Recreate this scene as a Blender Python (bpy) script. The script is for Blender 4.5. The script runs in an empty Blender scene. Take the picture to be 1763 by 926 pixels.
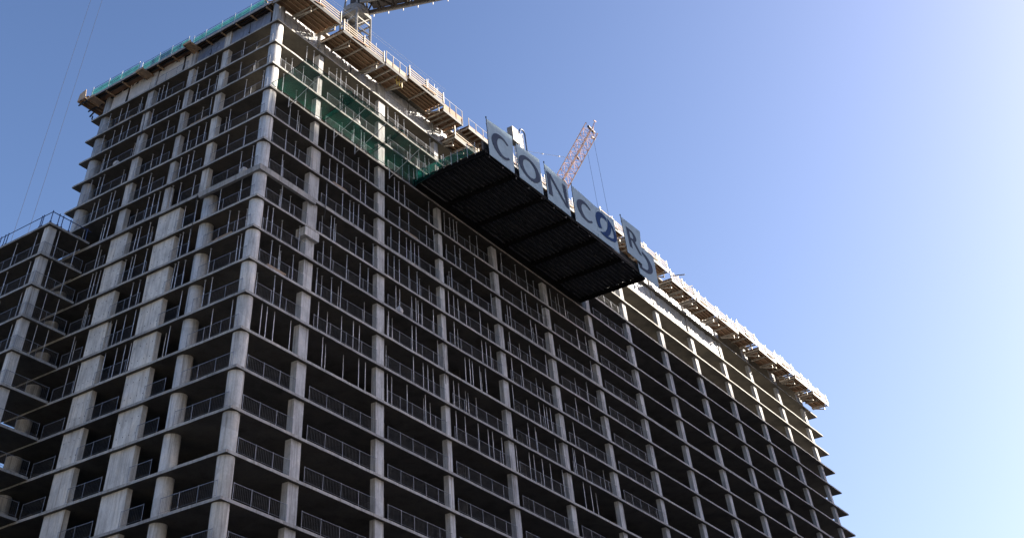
import bpy, math, random
import numpy as np
from mathutils import Vector, Matrix, noise

S = bpy.context.scene
COL = S.collection
RND = random.Random(11)
rad = math.radians

# ------------------------------------------------------------------ materials
def new_mat(name):
    m = bpy.data.materials.new(name); m.use_nodes = True
    return m, m.node_tree.nodes, m.node_tree.links, m.node_tree.nodes['Principled BSDF']

def ramp(N, L, fac, stops):
    r = N.new('ShaderNodeValToRGB')
    while len(r.color_ramp.elements) < len(stops): r.color_ramp.elements.new(0.5)
    for e, (p, c) in zip(r.color_ramp.elements, stops):
        e.position = p; e.color = (c[0], c[1], c[2], 1)
    L.new(fac, r.inputs[0]); return r.outputs[0]

def coords(N, L, scale, kind='pos'):
    g = N.new('ShaderNodeNewGeometry') if kind == 'pos' else N.new('ShaderNodeTexCoord')
    mp = N.new('ShaderNodeMapping'); mp.inputs['Scale'].default_value = scale
    L.new(g.outputs['Position' if kind == 'pos' else 'Object'], mp.inputs[0]); return mp.outputs[0]

def tex(N, L, vec, scale, detail=4, rough=.55):
    t = N.new('ShaderNodeTexNoise'); t.inputs['Scale'].default_value = scale
    t.inputs['Detail'].default_value = detail; t.inputs['Roughness'].default_value = rough
    L.new(vec, t.inputs['Vector']); return t.outputs['Fac']

def mixc(N, L, a, b, fac, mode='MULTIPLY'):
    m = N.new('ShaderNodeMix'); m.data_type = 'RGBA'; m.blend_type = mode
    for s, v in ((m.inputs[6], a), (m.inputs[7], b), (m.inputs[0], fac)):
        if hasattr(v, 'node'): L.new(v, s)
        elif isinstance(v, (int, float)): s.default_value = v
        else: s.default_value = (v[0], v[1], v[2], 1)
    return m.outputs[2]

def bump(N, L, P, h, strength=.3, dist=.02):
    b = N.new('ShaderNodeBump'); b.inputs['Strength'].default_value = strength
    b.inputs['Distance'].default_value = dist
    L.new(h, b.inputs['Height']); L.new(b.outputs[0], P.inputs['Normal'])

def concrete(name, c, streak=.5, warm=(1.0, .95, .88)):
    m, N, L, P = new_mat(name)
    v = coords(N, L, (1, 1, 1))
    big = tex(N, L, v, .55, 5, .6)
    col = ramp(N, L, big, [(.3, [x * .72 for x in c]), (.52, c), (.72, [c[i] * 1.18 * warm[i] for i in range(3)])])
    vs = coords(N, L, (2.2, 2.2, .16))
    st = tex(N, L, vs, 1.6, 5, .65)
    sc = ramp(N, L, st, [(.36, (.52, .5, .48)), (.52, (1, 1, 1)), (.7, (1.0, 1.0, 1.0))])
    col = mixc(N, L, col, sc, streak)
    oi = N.new('ShaderNodeObjectInfo'); col = mixc(N, L, col, ramp(N, L, oi.outputs['Random'], [(0, (.84, .84, .85)), (1, (1.06, 1.05, 1.03))]), 1.0)
    pv = coords(N, L, (1.3, 1.3, 1.3)); vor = N.new('ShaderNodeTexVoronoi'); vor.inputs['Scale'].default_value = .35; L.new(pv, vor.inputs['Vector'])
    col = mixc(N, L, col, ramp(N, L, vor.outputs['Color'], [(.2, (.86, .85, .84)), (.5, (1, 1, 1)), (.8, (1.05, 1.04, 1.02))]), .8)
    rs = tex(N, L, coords(N, L, (3.5, 3.5, .1)), 1.1, 3, .5); col = mixc(N, L, col, ramp(N, L, rs, [(.62, (1, 1, 1)), (.72, (.66, .60, .54))]), .8)
    fine = tex(N, L, v, 7, 6, .7)
    fc = ramp(N, L, fine, [(.3, (.74, .73, .72)), (.6, (1, 1, 1))])
    col = mixc(N, L, col, fc, .6)
    L.new(col, P.inputs['Base Color']); P.inputs['Roughness'].default_value = .9
    P.inputs['Specular IOR Level'].default_value = .25
    bump(N, L, P, fine, .35, .02)
    return m

def plain(name, c, rough=.6, metal=0.0, var=.25, sc=3.0, spec=.4):
    m, N, L, P = new_mat(name)
    v = coords(N, L, (1, 1, 1))
    t = tex(N, L, v, sc, 4, .6)
    col = ramp(N, L, t, [(.3, [x * (1 - var) for x in c]), (.7, [min(1, x * (1 + var * .6)) for x in c])])
    L.new(col, P.inputs['Base Color'])
    P.inputs['Roughness'].default_value = rough; P.inputs['Metallic'].default_value = metal
    P.inputs['Specular IOR Level'].default_value = spec
    return m

def wood(name, c, axis='x', var=.4):
    m, N, L, P = new_mat(name)
    v = coords(N, L, (.5, 9, 9) if axis == 'x' else (9, .5, 9))
    t = tex(N, L, v, 1.3, 5, .65)
    col = ramp(N, L, t, [(.25, [x * (1 - var) for x in c]), (.5, c), (.8, [x * (1 + var * .7) for x in c])])
    v2 = coords(N, L, (1, 1, 1)); t2 = tex(N, L, v2, .7, 3)
    col = mixc(N, L, col, ramp(N, L, t2, [(.35, (.62, .58, .55)), (.6, (1, 1, 1))]), .7)
    L.new(col, P.inputs['Base Color']); P.inputs['Roughness'].default_value = .75
    return m

def sheet(name, c, through=.25, trans=0.0, rough=.35, gloss=.5, bumps=.5, patch=.8):
    """plastic sheeting: some light goes through it"""
    m, N, L, P = new_mat(name)
    out = N['Material Output']
    v = coords(N, L, (1, 1, 1))
    t = tex(N, L, v, 2.2 if patch > .6 else .8, 6, .7)
    col = ramp(N, L, t, [(.3, [x * patch for x in c]), (.6, c)])
    L.new(col, P.inputs['Base Color']); P.inputs['Roughness'].default_value = rough
    P.inputs['Specular IOR Level'].default_value = gloss
    bump(N, L, P, t, bumps, .08)
    tl = N.new('ShaderNodeBsdfTranslucent'); L.new(col, tl.inputs[0])
    mx = N.new('ShaderNodeMixShader'); mx.inputs[0].default_value = through
    L.new(P.outputs[0], mx.inputs[1]); L.new(tl.outputs[0], mx.inputs[2])
    last = mx.outputs[0]
    if trans > 0:
        tp = N.new('ShaderNodeBsdfTransparent')
        m2 = N.new('ShaderNodeMixShader'); m2.inputs[0].default_value = trans
        L.new(last, m2.inputs[1]); L.new(tp.outputs[0], m2.inputs[2]); last = m2.outputs[0]
    L.new(last, out.inputs[0])
    return m

M = {}
M['conc'] = concrete('weathered_concrete', (.60, .61, .615), .8)
M['slab'] = concrete('slab_concrete', (.42, .42, .41), .6)
M['soffit'] = concrete('shade_toned_soffit_concrete', (.125, .115, .10), .2)  # slab undersides: darker copy of the slab tone, standing in for shade
M['wallc'] = concrete('shear_wall_concrete', (.68, .68, .665), .6)
M['core'] = concrete('shade_toned_core_concrete', (.075, .073, .07), .4)  # interior shade put into the colour of core and partitions
M['galv'] = plain('galvanised_steel', (.50, .52, .55), .42, .35, .3, 6)
M['rail'] = plain('weathered_rail_steel', (.24, .26, .30), .5, .3, .3)
M['bars'] = plain('dull_bar_steel', (.16, .17, .19), .6, .2, .3)
M['prop'] = plain('prop_steel', (.62, .64, .68), .45, .2, .4, 5)
M['blue'] = plain('blue_painted_steel', (.035, .06, .16), .5, 0, .3)
M['ply'] = wood('brown_plywood', (.27, .155, .09), var=.2)
M['joist'] = wood('timber_joist', (.42, .29, .18), var=.2)
M['board'] = wood('pale_guard_board', (.29, .24, .18), var=.25)
M['bracket'] = plain('aluminium_bracket', (.40, .36, .31), .5, .2, .3)
M['tan'] = wood('tan_plywood', (.55, .40, .26))
M['white_sheet'] = sheet('white_tarpaulin', (.85, .82, .79), .35, 0, .5, .3, .35)
M['clear_sheet'] = sheet('clear_plastic_sheet', (.30, .36, .50), .3, .15, .2, .7, .6)
M['silver_sheet'] = sheet('crumpled_white_plastic', (.80, .81, .83), .25, .06, .22, .6, .8)
M['net'] = sheet('green_debris_net', (.008, .16, .11), .5, .52, .8, .1, .2, .5)
M['teal'] = sheet('teal_netting', (.024, .16, .14), .35, .25, .8, .1, .2, .35)
M['pnet'] = sheet('dark_green_netting', (.012, .13, .105), .4, .25, .8, .1, .2)
M['rope'] = plain('dark_rope', (.02, .02, .025), .8)
M['black'] = plain('black_steel', (.018, .018, .02), .6)
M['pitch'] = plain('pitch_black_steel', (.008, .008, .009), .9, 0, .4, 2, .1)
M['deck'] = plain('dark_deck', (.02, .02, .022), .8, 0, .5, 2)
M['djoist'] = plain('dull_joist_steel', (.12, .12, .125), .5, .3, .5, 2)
M['sign'] = plain('pale_sign_board', (.31, .41, .48), .85, 0, .1, .9, .08)
M['letter'] = plain('slate_blue_paint', (.062, .082, .125), .9, 0, .15, 3, .05)
M['emblem'] = plain('deep_blue_paint', (.022, .055, .15), .9, 0, .15, 3, .05)
M['crane_grey'] = plain('grey_crane_paint', (.26, .25, .235), .5, .1, .35)
M['crane_dark'] = plain('dark_crane_steel', (.06, .05, .045), .6, 0, .5)
M['crane_panel'] = plain('lilac_grey_panel', (.34, .32, .40), .5, 0, .3)
M['orange'] = plain('faded_orange_paint', (.74, .52, .42), .5, 0, .25)
M['red'] = plain('faded_red_paint', (.66, .44, .37), .5, 0, .3)
M['whitep'] = plain('white_paint', (.75, .73, .70), .45, 0, .15)
M['bluepipe'] = plain('blue_pipe_paint', (.015, .05, .14), .4)
M['rebar'] = plain('rusty_rebar', (.06, .045, .05), .7)
M['yellow'] = plain('yellow_strap', (.55, .42, .08), .7)
M['asphalt'] = plain('asphalt', (.05, .05, .05), .9, 0, .3, .3)
M['glass'] = plain('office_glass', (.12, .15, .18), .15, 0, .3, .3, .6)
M['stone'] = concrete('office_stone', (.48, .455, .42), .3)

# ------------------------------------------------------------------ mesh builder
class MB:
    def __init__(s): s.v = []; s.f = []; s.smooth = False
    def add(s, vs, fs):
        o = len(s.v); s.v += [tuple(map(float, p)) for p in vs]; s.f += [tuple(i + o for i in f) for f in fs]
    def box(s, x0, x1, y0, y1, z0, z1):
        s.add([(x0,y0,z0),(x1,y0,z0),(x1,y1,z0),(x0,y1,z0),(x0,y0,z1),(x1,y0,z1),(x1,y1,z1),(x0,y1,z1)],
              [(0,3,2,1),(4,5,6,7),(0,1,5,4),(1,2,6,5),(2,3,7,6),(3,0,4,7)])
        return s
    def bar(s, p, q, w, h=None):
        h = h or w; p = Vector(p); q = Vector(q); d = (q - p).normalized()
        up = Vector((0,0,1)) if abs(d.z) < .95 else Vector((1,0,0))
        a = d.cross(up).normalized() * w / 2; b = d.cross(a).normalized() * h / 2
        s.add([p-a-b,p+a-b,p+a+b,p-a+b,q-a-b,q+a-b,q+a+b,q-a+b],
              [(0,1,2,3),(4,7,6,5),(0,4,5,1),(1,5,6,2),(2,6,7,3),(3,7,4,0)])
        return s
    def tube(s, p, q, r, n=6, r2=None):
        r2 = r if r2 is None else r2
        p = Vector(p); q = Vector(q); d = (q - p).normalized()
        up = Vector((0,0,1)) if abs(d.z) < .95 else Vector((1,0,0))
        a = d.cross(up).normalized(); b = d.cross(a).normalized()
        vs = [p + (a*math.cos(t)+b*math.sin(t))*r for t in [2*math.pi*i/n for i in range(n)]]
        vs += [q + (a*math.cos(t)+b*math.sin(t))*r2 for t in [2*math.pi*i/n for i in range(n)]]
        s.add(vs, [(i,(i+1)%n,n+(i+1)%n,n+i) for i in range(n)] + [tuple(range(n-1,-1,-1)), tuple(range(n,2*n))])
        return s
    def path(s, pts, r, n=6):
        for a, b in zip(pts, pts[1:]): s.tube(a, b, r, n)
        return s
    def grid(s, fn, nu, nv):
        vs = [fn(i/nu, j/nv) for j in range(nv+1) for i in range(nu+1)]
        s.add(vs, [(j*(nu+1)+i, j*(nu+1)+i+1, (j+1)*(nu+1)+i+1, (j+1)*(nu+1)+i) for j in range(nv) for i in range(nu)])
        return s
    def poly(s, pts, nrm, t):
        """flat outline extruded by t along nrm"""
        n = len(pts); nv = Vector(nrm) * t
        vs = [Vector(p) for p in pts]; vs += [p + nv for p in vs]
        s.add(vs, [tuple(range(n-1,-1,-1)), tuple(range(n,2*n))] + [(i,(i+1)%n,n+(i+1)%n,n+i) for i in range(n)])
        return s
    def strip(s, A, B, nrm, t):
        """ribbon between two outlines A and B extruded by t"""
        n = len(A); nv = Vector(nrm) * t
        A = [Vector(p) for p in A]; B = [Vector(p) for p in B]
        vs = A + B + [p + nv for p in A] + [p + nv for p in B]
        f = []
        for i in range(n - 1):
            f += [(i,i+1,n+i+1,n+i), (2*n+i,3*n+i,3*n+i+1,2*n+i+1), (i,2*n+i,2*n+i+1,i+1), (n+i,n+i+1,3*n+i+1,3*n+i)]
        f += [(0,n,3*n,2*n), (n-1,3*n-1,4*n-1,2*n-1)]
        s.add(vs, f); return s
    def mesh(s, name, mat, org=(0,0,0)):
        me = bpy.data.meshes.new(name); o = Vector(org)
        me.from_pydata([Vector(p) - o for p in s.v], [], s.f); me.validate()
        me.materials.append(mat)
        if s.smooth: me.polygons.foreach_set('use_smooth', [True] * len(me.polygons))
        me.update(); return me
    def build(s, name, mat, parent=None, org=None):
        if parent is not None: org = ORG[parent.name]
        elif org is None:
            a = np.array(s.v); org = ((a[:,0].min()+a[:,0].max())/2, (a[:,1].min()+a[:,1].max())/2, a[:,2].min())
        ob = bpy.data.objects.new(name, s.mesh(name, mat, org)); COL.objects.link(ob)
        if parent is not None: ob.parent = parent
        else: ob.location = org
        ORG[ob.name] = tuple(org); return ob
ORG = {}

def tag(o, label=None, cat=None, group=None, kind=None):
    if label: o['label'] = label
    if cat: o['category'] = cat
    if group: o['group'] = group
    if kind: o['kind'] = kind
    return o
def thing(name, loc, label, cat, group=None):
    o = bpy.data.objects.new(name, None); COL.objects.link(o); o.location = loc; o.empty_display_size = .3
    ORG[o.name] = tuple(loc); return tag(o, label, cat, group)
def copy_tree(o, loc, label, parent=None):
    c = o.copy(); COL.objects.link(c); c.parent = parent
    if loc is not None: c.location = loc; ORG[c.name] = tuple(loc)
    if label: c['label'] = label
    for ch in o.children: copy_tree(ch, None, None, c)
    return c
ORD = ['zeroth','first','second','third','fourth','fifth','sixth','seventh','eighth','ninth','tenth','eleventh','twelfth','thirteenth','fourteenth','fifteenth','sixteenth','seventeenth','eighteenth']

# ------------------------------------------------------------------ camera (solved from the photograph)
CAM = Vector((-59.155, -62.3153, -68.83))
AX = ((0.61420336, -0.7891054, -0.00817915), (0.64865854, 0.51073461, -0.56426257), (0.44944002, 0.3412665, 0.82555487))
cam = bpy.data.objects.new('camera', bpy.data.cameras.new('camera')); COL.objects.link(cam)
right, down, fwd = (Vector(a) for a in AX)
cam.matrix_world = Matrix(((right.x, -down.x, -fwd.x, CAM.x), (right.y, -down.y, -fwd.y, CAM.y), (right.z, -down.z, -fwd.z, CAM.z), (0, 0, 0, 1)))
FPX, PPX, PPY = 1601.97, 683.89, -449.12
cam.data.sensor_width = 36; cam.data.lens = 36 * FPX / 1763
cam.data.shift_x = (881.5 - PPX) / 1763; cam.data.shift_y = (PPY - 463) / 1763
cam.data.clip_start = .5; cam.data.clip_end = 5000
S.camera = cam
def project(p):
    d = Vector(p) - CAM; w = d.dot(fwd)
    return FPX * d.dot(right) / w + PPX, FPX * d.dot(down) / w + PPY, w

# ------------------------------------------------------------------ light
SUN_AZ, SUN_EL = -35.0, 19.0
W = bpy.data.worlds.new('World'); S.world = W; W.use_nodes = True
wn = W.node_tree.nodes; sk = wn.new('ShaderNodeTexSky'); sk.sky_type = 'NISHITA'; sk.sun_disc = False
sk.sun_elevation = rad(SUN_EL); sk.sun_rotation = rad(90 - SUN_AZ)
sk.air_density = 1.0; sk.dust_density = 2.6; sk.ozone_density = 5.5
tint = wn.new('ShaderNodeMix'); tint.data_type = 'RGBA'; tint.blend_type = 'MULTIPLY'; tint.inputs[0].default_value = 1
tint.inputs[7].default_value = (1.17, 1.0, .99, 1); W.node_tree.links.new(sk.outputs[0], tint.inputs[6])
W.node_tree.links.new(tint.outputs[2], wn['Background'].inputs[0]); wn['Background'].inputs[1].default_value = .066
sd = Vector((math.cos(rad(SUN_AZ))*math.cos(rad(SUN_EL)), math.sin(rad(SUN_AZ))*math.cos(rad(SUN_EL)), math.sin(rad(SUN_EL))))
sun = bpy.data.objects.new('sun', bpy.data.lights.new('sun', 'SUN')); COL.objects.link(sun)
sun.data.energy = 5.0; sun.data.angle = rad(.5); sun.data.color = (1, .90, .76)
sun.rotation_euler = sd.to_track_quat('Z', 'Y').to_euler(); sun.location = (60, -40, 60)
S.view_settings.view_transform = 'Standard'; S.view_settings.look = 'None'
S.view_settings.exposure = 1.88; S.view_settings.gamma = 1; S.view_settings.use_curve_mapping = False
S.cycles.use_denoising = True
S.cycles.max_bounces = 7; S.cycles.transparent_max_bounces = 12; S.cycles.caustics_reflective = False; S.cycles.caustics_refractive = False

GZ = -70.5
g = MB(); g.box(-900, 1500, -900, 1500, GZ - .5, GZ); tag(g.build('ground', M['asphalt']), kind='structure')

# ------------------------------------------------------------------ the tower
XL, YL = 150.0, 31.0
ZS = [2.95, -.05, -2.88, -5.68, -8.58, -11.62, -14.5, -17.39, -20.35, -23.23, -26.11, -28.95]
while ZS[-1] - 2.9 > GZ + 1.5: ZS.append(ZS[-1] - 2.9)
TH = .20
def slab(name, x0, x1, y0, y1, ztop, th, parent, mat='slab', seed=0, jit=.018):
    """a slab with slightly uneven cast edges on the x0 and y0 sides"""
    r = random.Random(seed); m = MB(); n1 = int((x1-x0)/.9); n2 = int((y1-y0)/.9)
    pts = [(x0, y0)]
    pts += [(x0+(x1-x0)*i/n1, y0 + r.uniform(-jit, jit)) for i in range(1, n1)]
    pts += [(x1, y0), (x1, y1), (x0, y1)]
    pts += [(x0 + r.uniform(-jit, jit), y1-(y1-y0)*i/n2) for i in range(1, n2)]
    n = len(pts)
    vs = [(x, y, ztop-th) for x, y in pts] + [(x, y, ztop) for x, y in pts]
    m.add(vs, [tuple(range(n-1,-1,-1)), tuple(range(n, 2*n))] + [(i,(i+1)%n,n+(i+1)%n,n+i) for i in range(n)])
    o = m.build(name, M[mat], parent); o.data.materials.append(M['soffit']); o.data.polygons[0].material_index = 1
    return o
tower = thing('tower', (0, 0, GZ), 'unfinished concrete high-rise with bare floor slabs, round corner column and dark open bays', 'building')
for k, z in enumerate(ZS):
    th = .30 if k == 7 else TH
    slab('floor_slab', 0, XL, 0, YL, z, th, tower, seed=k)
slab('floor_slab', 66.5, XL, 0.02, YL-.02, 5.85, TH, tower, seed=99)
m = MB(); m.box(-.02, 8.25, -.02, .32, ZS[7]-.52, ZS[7]+.012); m.box(-.02, .32, .32, 8.3, ZS[7]-.52, ZS[7]+.012); m.build('edge_beam', M['slab'], tower)
def vbox(name, x0, x1, y0, y1, z0, z1, parent=tower, mat='conc'):
    m = MB(); m.box(x0, x1, y0, y1, z0, z1); return m.build(name, M[mat], parent)
def vcyl(name, x, y, r, z0, z1, parent=tower):
    m = MB(); m.tube((x, y, z0), (x, y, z1), r, 40); m.smooth = False
    o = m.build(name, M['conc'], parent)
    for p in o.data.polygons: p.use_smooth = len(p.vertices) == 4
    return o
TOPZ = 2.72
vcyl('round_column', .93, .88, .70, GZ, TOPZ)
vcyl('round_column', 1.10, 29.25, .76, GZ, TOPZ)
vcyl('round_column', 1.12, 7.70, .72, GZ, ZS[7]-.3)
# square columns on the side without signs (upper part) and the wide walls below the thick slab
for y0, y1 in ((7.95, 8.87), (13.55, 14.32), (20.2, 21.25)): vbox('square_column', .4, 1.0, y0, y1, ZS[7]-.1, TOPZ)
vbox('shear_wall', .38, .95, 11.3, 14.35, GZ, ZS[7]-.15, mat='wallc'); vbox('shear_wall', .38, .95, 18.85, 21.5, GZ, ZS[7]-.15, mat='wallc')
# columns on the side with the signs
vbox('square_column', 7.65, 8.38, .38, 1.05, ZS[5]-.1, TOPZ)
vbox('square_column', 7.44, 8.92, .375, 1.05, ZS[8]-.1, ZS[5]-.12)
vbox('square_column', 7.55, 8.80, .38, 1.05, GZ, ZS[8]-.12)
vbox('corbel', 6.95, 9.0, -.03, 1.2, ZS[8]-1.05, ZS[8]-.245)
for x, w in ((18.65, 1.2), (29.85, .8), (41.25, 1.05), (52.9, 1.0), (64.3, 1.0), (75.8, 1.0), (87.2, 1.0), (98.6, 1.0), (110, 1), (121.4, 1), (132.8, 1), (144.2, 1)):
    vbox('square_column', x, x + w, .38, .95, GZ, TOPZ if x < 64 else 5.6)
# partitions and the core behind the open bays
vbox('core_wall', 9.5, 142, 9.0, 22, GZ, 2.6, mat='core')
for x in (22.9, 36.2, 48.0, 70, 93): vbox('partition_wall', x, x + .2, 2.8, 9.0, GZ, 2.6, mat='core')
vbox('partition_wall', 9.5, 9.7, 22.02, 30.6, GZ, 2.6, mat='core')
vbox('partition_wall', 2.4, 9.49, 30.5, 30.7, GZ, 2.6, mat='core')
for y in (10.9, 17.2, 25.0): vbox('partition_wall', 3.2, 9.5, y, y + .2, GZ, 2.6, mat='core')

m = MB()
for y0, y1 in ((11.3, 14.35), (18.85, 21.5)):
    for k in range(7, 14):
        for dz in (.75, 1.95):
            for j in range(4): y = y0 + (y1-y0)*(.12+.76*j/3); m.tube((.379, y, ZS[k+1]+dz), (.374, y, ZS[k+1]+dz), .045, 8)
tag(m.build('tie_holes', M['black'], tower), kind='stuff')
# ------------------------------------------------------------------ lower wing at the far end of the plain side
wing = thing('concrete_wing', (-5.4, 24.65, GZ), 'lower concrete wing with open floors and blue roof railing beside the tower', 'building')
WZ = [-17.05, -20.07, -22.98, -25.9, -28.8]
while WZ[-1] - 2.9 > GZ + 1.5: WZ.append(WZ[-1] - 2.9)
for k, z in enumerate(WZ):
    slab('floor_slab', -5.4, -.03, 24.65, 62, z - .012, TH, wing, seed=200 + k)
slab('roof_slab', -.03, 20, 31.05, 62, WZ[0] - .012, TH, wing, seed=300)
for y in (25.0, 38.0, 50.0): vbox('square_column', -5.1, -4.1, y, y + .75, GZ, WZ[0] - .1, wing)
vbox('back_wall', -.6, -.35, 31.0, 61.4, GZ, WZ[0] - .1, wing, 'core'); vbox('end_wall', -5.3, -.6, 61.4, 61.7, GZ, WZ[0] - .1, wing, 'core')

# ------------------------------------------------------------------ guardrails
RAILS = {}
def rail_proto(axis, L):
    key = (axis, round(L, 1))
    if key in RAILS: return RAILS[key]
    L = round(L, 1); fr = MB(); inf = MB()
    P = (lambda t, z: (t, 0, z)) if axis == 'x' else (lambda t, z: (0, t, z))
    fr.tube(P(0, 1.07), P(L, 1.07), .022, 5); fr.tube(P(0, .14), P(L, .14), .012, 4)
    n = max(1, round(L / 2.1))
    for i in range(n + 1): fr.tube(P(L*i/n, 0), P(L*i/n, 1.12), .024, 5)
    k = int(L / .19)
    for i in range(1, k): inf.bar(P(L*i/k, .14), P(L*i/k, 1.07), .009)
    RAILS[key] = (fr.mesh('rail_frame', M['rail']), inf.mesh('rail_bars', M['bars'])); return RAILS[key]
def guardrail(axis, loc, L, label, group, mat=None):
    if RND.random() < .06: return
    loc = (loc[0], loc[1], loc[2] + .004)
    a, b = rail_proto(axis, L)
    t = thing('guardrail', loc, label, 'guardrail', group)
    for nm, me in (('rail_frame', a), ('rail_bars', b)):
        o = bpy.data.objects.new(nm, me); COL.objects.link(o); o.parent = t
    return t
SIGN_BAYS = [(1.3, 7.3), (9.1, 18.4), (20.1, 29.6), (30.9, 41.0), (42.6, 52.7), (54.2, 64.0), (65.6, 75.5)]
PLAIN_UP = [(.6, 7.7), (9.0, 13.4), (14.5, 20.0), (21.4, 28.3)]
PLAIN_LOW = [(.6, 6.7), (8.6, 11.2), (14.5, 18.7), (21.6, 24.5)]
def storey(k): return 'top storey' if k == 1 else '%s storey down' % ORD[k]
for k in range(1, len(ZS)):
    z = ZS[k]
    if z < -48: break
    for i, (a, b) in enumerate(SIGN_BAYS):
        if k >= 12 and i > 5: continue
        guardrail('x', (a, .1 + RND.uniform(-.02, .02), z), b - a, 'grey guardrail in %s bay from the round corner, sign side, %s' % (ORD[i+1], storey(k)), 'guardrails on the tower')
    for i, (a, b) in enumerate(PLAIN_UP if k <= 6 else PLAIN_LOW):
        guardrail('y', (.1 + RND.uniform(-.02, .02), a, z), b - a, 'grey guardrail in %s bay from the round corner, plain side, %s' % (ORD[i+1], storey(k)), 'guardrails on the tower')
for k in range(1, 9):
    guardrail('y', (-5.28, 24.8, WZ[k]), 12.8, 'grey guardrail along the long edge of the lower wing, %s below its roof' % ORD[k], 'guardrails on the lower wing')
    guardrail('x', (-5.2, 24.77, WZ[k]), 5.0, 'grey guardrail on the short end of the lower wing, %s below its roof' % ORD[k], 'guardrails on the lower wing')
# the blue roof railing of the wing
rr = thing('roof_railing', (-5.3, 24.75, WZ[0]), 'blue steel railing around the flat roof of the lower wing', 'railing')
m = MB(); zt = WZ[0]
m.tube((-5.3, 24.75, zt+1.1), (-5.3, 62, zt+1.1), .04); m.tube((-5.3, 24.75, zt+1.1), (-.1, 24.75, zt+1.1), .04)
m.build('top_rail', M['blue'], rr)
for (x, y) in [(-5.3, 24.75), (-5.3, 26.2), (-5.3, 26.5), (-5.3, 32.0), (-5.3, 32.5), (-5.3, 33.2), (-5.3, 37.4), (-5.3, 38.0), (-5.3, 44), (-5.3, 50), (-4.4, 24.75), (-3.9, 24.75), (-2.9, 24.75), (-.6, 24.75)]:
    m = MB(); m.tube((x, y, zt), (x, y, zt+1.25), .05); m.box(x-.09, x+.09, y-.09, y+.09, zt, zt+.12); m.build('post', M['blue'], rr)

# ------------------------------------------------------------------ shoring props
pm = MB(); pm.tube((0,0,.01), (0,0,1.75), .042, 6); pm.tube((0,0,1.75), (0,0,2.99), .033, 6); pm.box(-.08,.08,-.08,.08,0,.012); pm.box(-.08,.08,-.08,.08,2.985,3.0); pm.tube((0,0,1.66), (0,0,1.8), .055, 6)
PROP = pm.mesh('shoring_prop', M['prop'])
props = []
def add_prop(x, y, k, zb, zt_, lab): props.append((x, y, zb, zt_, lab))
r2 = random.Random(5)
def spread(a, b, n):
    """bunched positions, the way props really stand"""
    out = []
    while len(out) < n:
        x = r2.uniform(a + .25, b - .25)
        if all(abs(x - o) > .45 for o in out): out.append(x)
    return sorted(out)
for k in range(1, 12):
    if k >= len(ZS) - 1: break
    zb, ztop = ZS[k+1], ZS[k] - (TH if k != 7 else .30)
    for i, (a, b) in enumerate(SIGN_BAYS[:6]):
        n = [3, 6, 6, 6, 5, 3][i] + r2.choice((-1, 0, 0, 1))
        for j, x in enumerate(spread(a, b, n)):
            add_prop(x, r2.choice((.45, .5, .55, 1.2)) + r2.uniform(-.1, .1), k, zb, ztop, 'grey shoring prop %s from the corner in sign side\'s %s bay, %s' % (ORD[j+1], ORD[i+1], storey(k+1)))
    for i, (a, b) in enumerate(PLAIN_UP if k <= 6 else PLAIN_LOW):
        n = ([3, 3, 4, 5] if k <= 6 else [3, 3, 4, 3])[i] + r2.choice((-1, 0, 0))
        for j, y in enumerate(spread(a, b, n)):
            add_prop(r2.choice((.45, .5, .55, 1.2)) + r2.uniform(-.1, .1), y, k, zb, ztop, 'grey shoring prop %s from the corner in plain side\'s %s bay, %s' % (ORD[j+1], ORD[i+1], storey(k+1)))
for k in range(0, 4):
    zb, ztop = WZ[k+1], WZ[k] - TH - .012
    for j, y in enumerate((26.6, 30.0, 33.6)):
        add_prop(-5.0 + r2.uniform(-.05, .3), y + r2.uniform(-.5, .5), k, zb, ztop, 'grey shoring prop %s from the wing corner on its long edge, %s down' % (ORD[j+1], ORD[k+1]))
    for j, x in enumerate((-3.4, -1.6)):
        add_prop(x + r2.uniform(-.3, .3), 25.0, k, zb, ztop, 'grey shoring prop %s from the wing corner on its short end, %s down' % (ORD[j+1], ORD[k+1]))
def seen(p):
    x, y, w = project((p[0], p[1], (p[2] + p[3]) / 2)); return (0 if (-10 < x < 1200 and -10 < y < 512) else 1, w)
props.sort(key=seen)
rest = MB()
for n, (x, y, zb, zt_, lab) in enumerate(props):
    if n < 300:
        o = bpy.data.objects.new('shoring_prop', PROP); COL.objects.link(o); o.location = (x, y, zb)
        o.scale = (1, 1, (zt_ - zb) / 3.0); o.rotation_euler = (r2.uniform(-.012, .012), r2.uniform(-.012, .012), 0)
        tag(o, lab, 'shoring prop', 'shoring props between the floors')
    else:
        rest.tube((x, y, zb), (x, y, zt_), .034, 5)
if rest.v: tag(rest.build('shoring_props', M['prop']), 'grey steel shoring props standing far off between the floor slabs', 'shoring props', kind='stuff')

# ------------------------------------------------------------------ plastic sheets hung on the top storey
def hung(name, axis, a, b, z0, z1, off, amp, mat, label, folds=9):
    L = b - a; sd_ = RND.uniform(0, 99)
    def fn(u, v):
        t = a + L*u; z = z0 + (z1-z0)*v
        d = amp * noise.noise((t*1.1+sd_, z*.8, 1.7)) + amp*.7*noise.noise((t*3.3+sd_, z*1.6+t*.8, 5.1)) + amp*.35*math.sin(t*folds + 2*z) * (1-v*.5)
        zz = z + (.10 * noise.noise((t*1.5+sd_, 9, v)) if v < .05 else 0)
        return (t, off + d, zz) if axis == 'x' else (off + d, t, zz)
    m = MB(); m.grid(fn, max(12, int(L*9)), 18); m.smooth = True
    return tag(m.build(name, M[mat]), label, 'plastic sheet', 'plastic sheets round the top storey')
P_ = 'y'
hung('plastic_sheet', P_, 25.6, 28.2, .12, 2.62, .46, .05, 'white_sheet', 'white tarpaulin closing the top storey beside the far round column')
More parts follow.
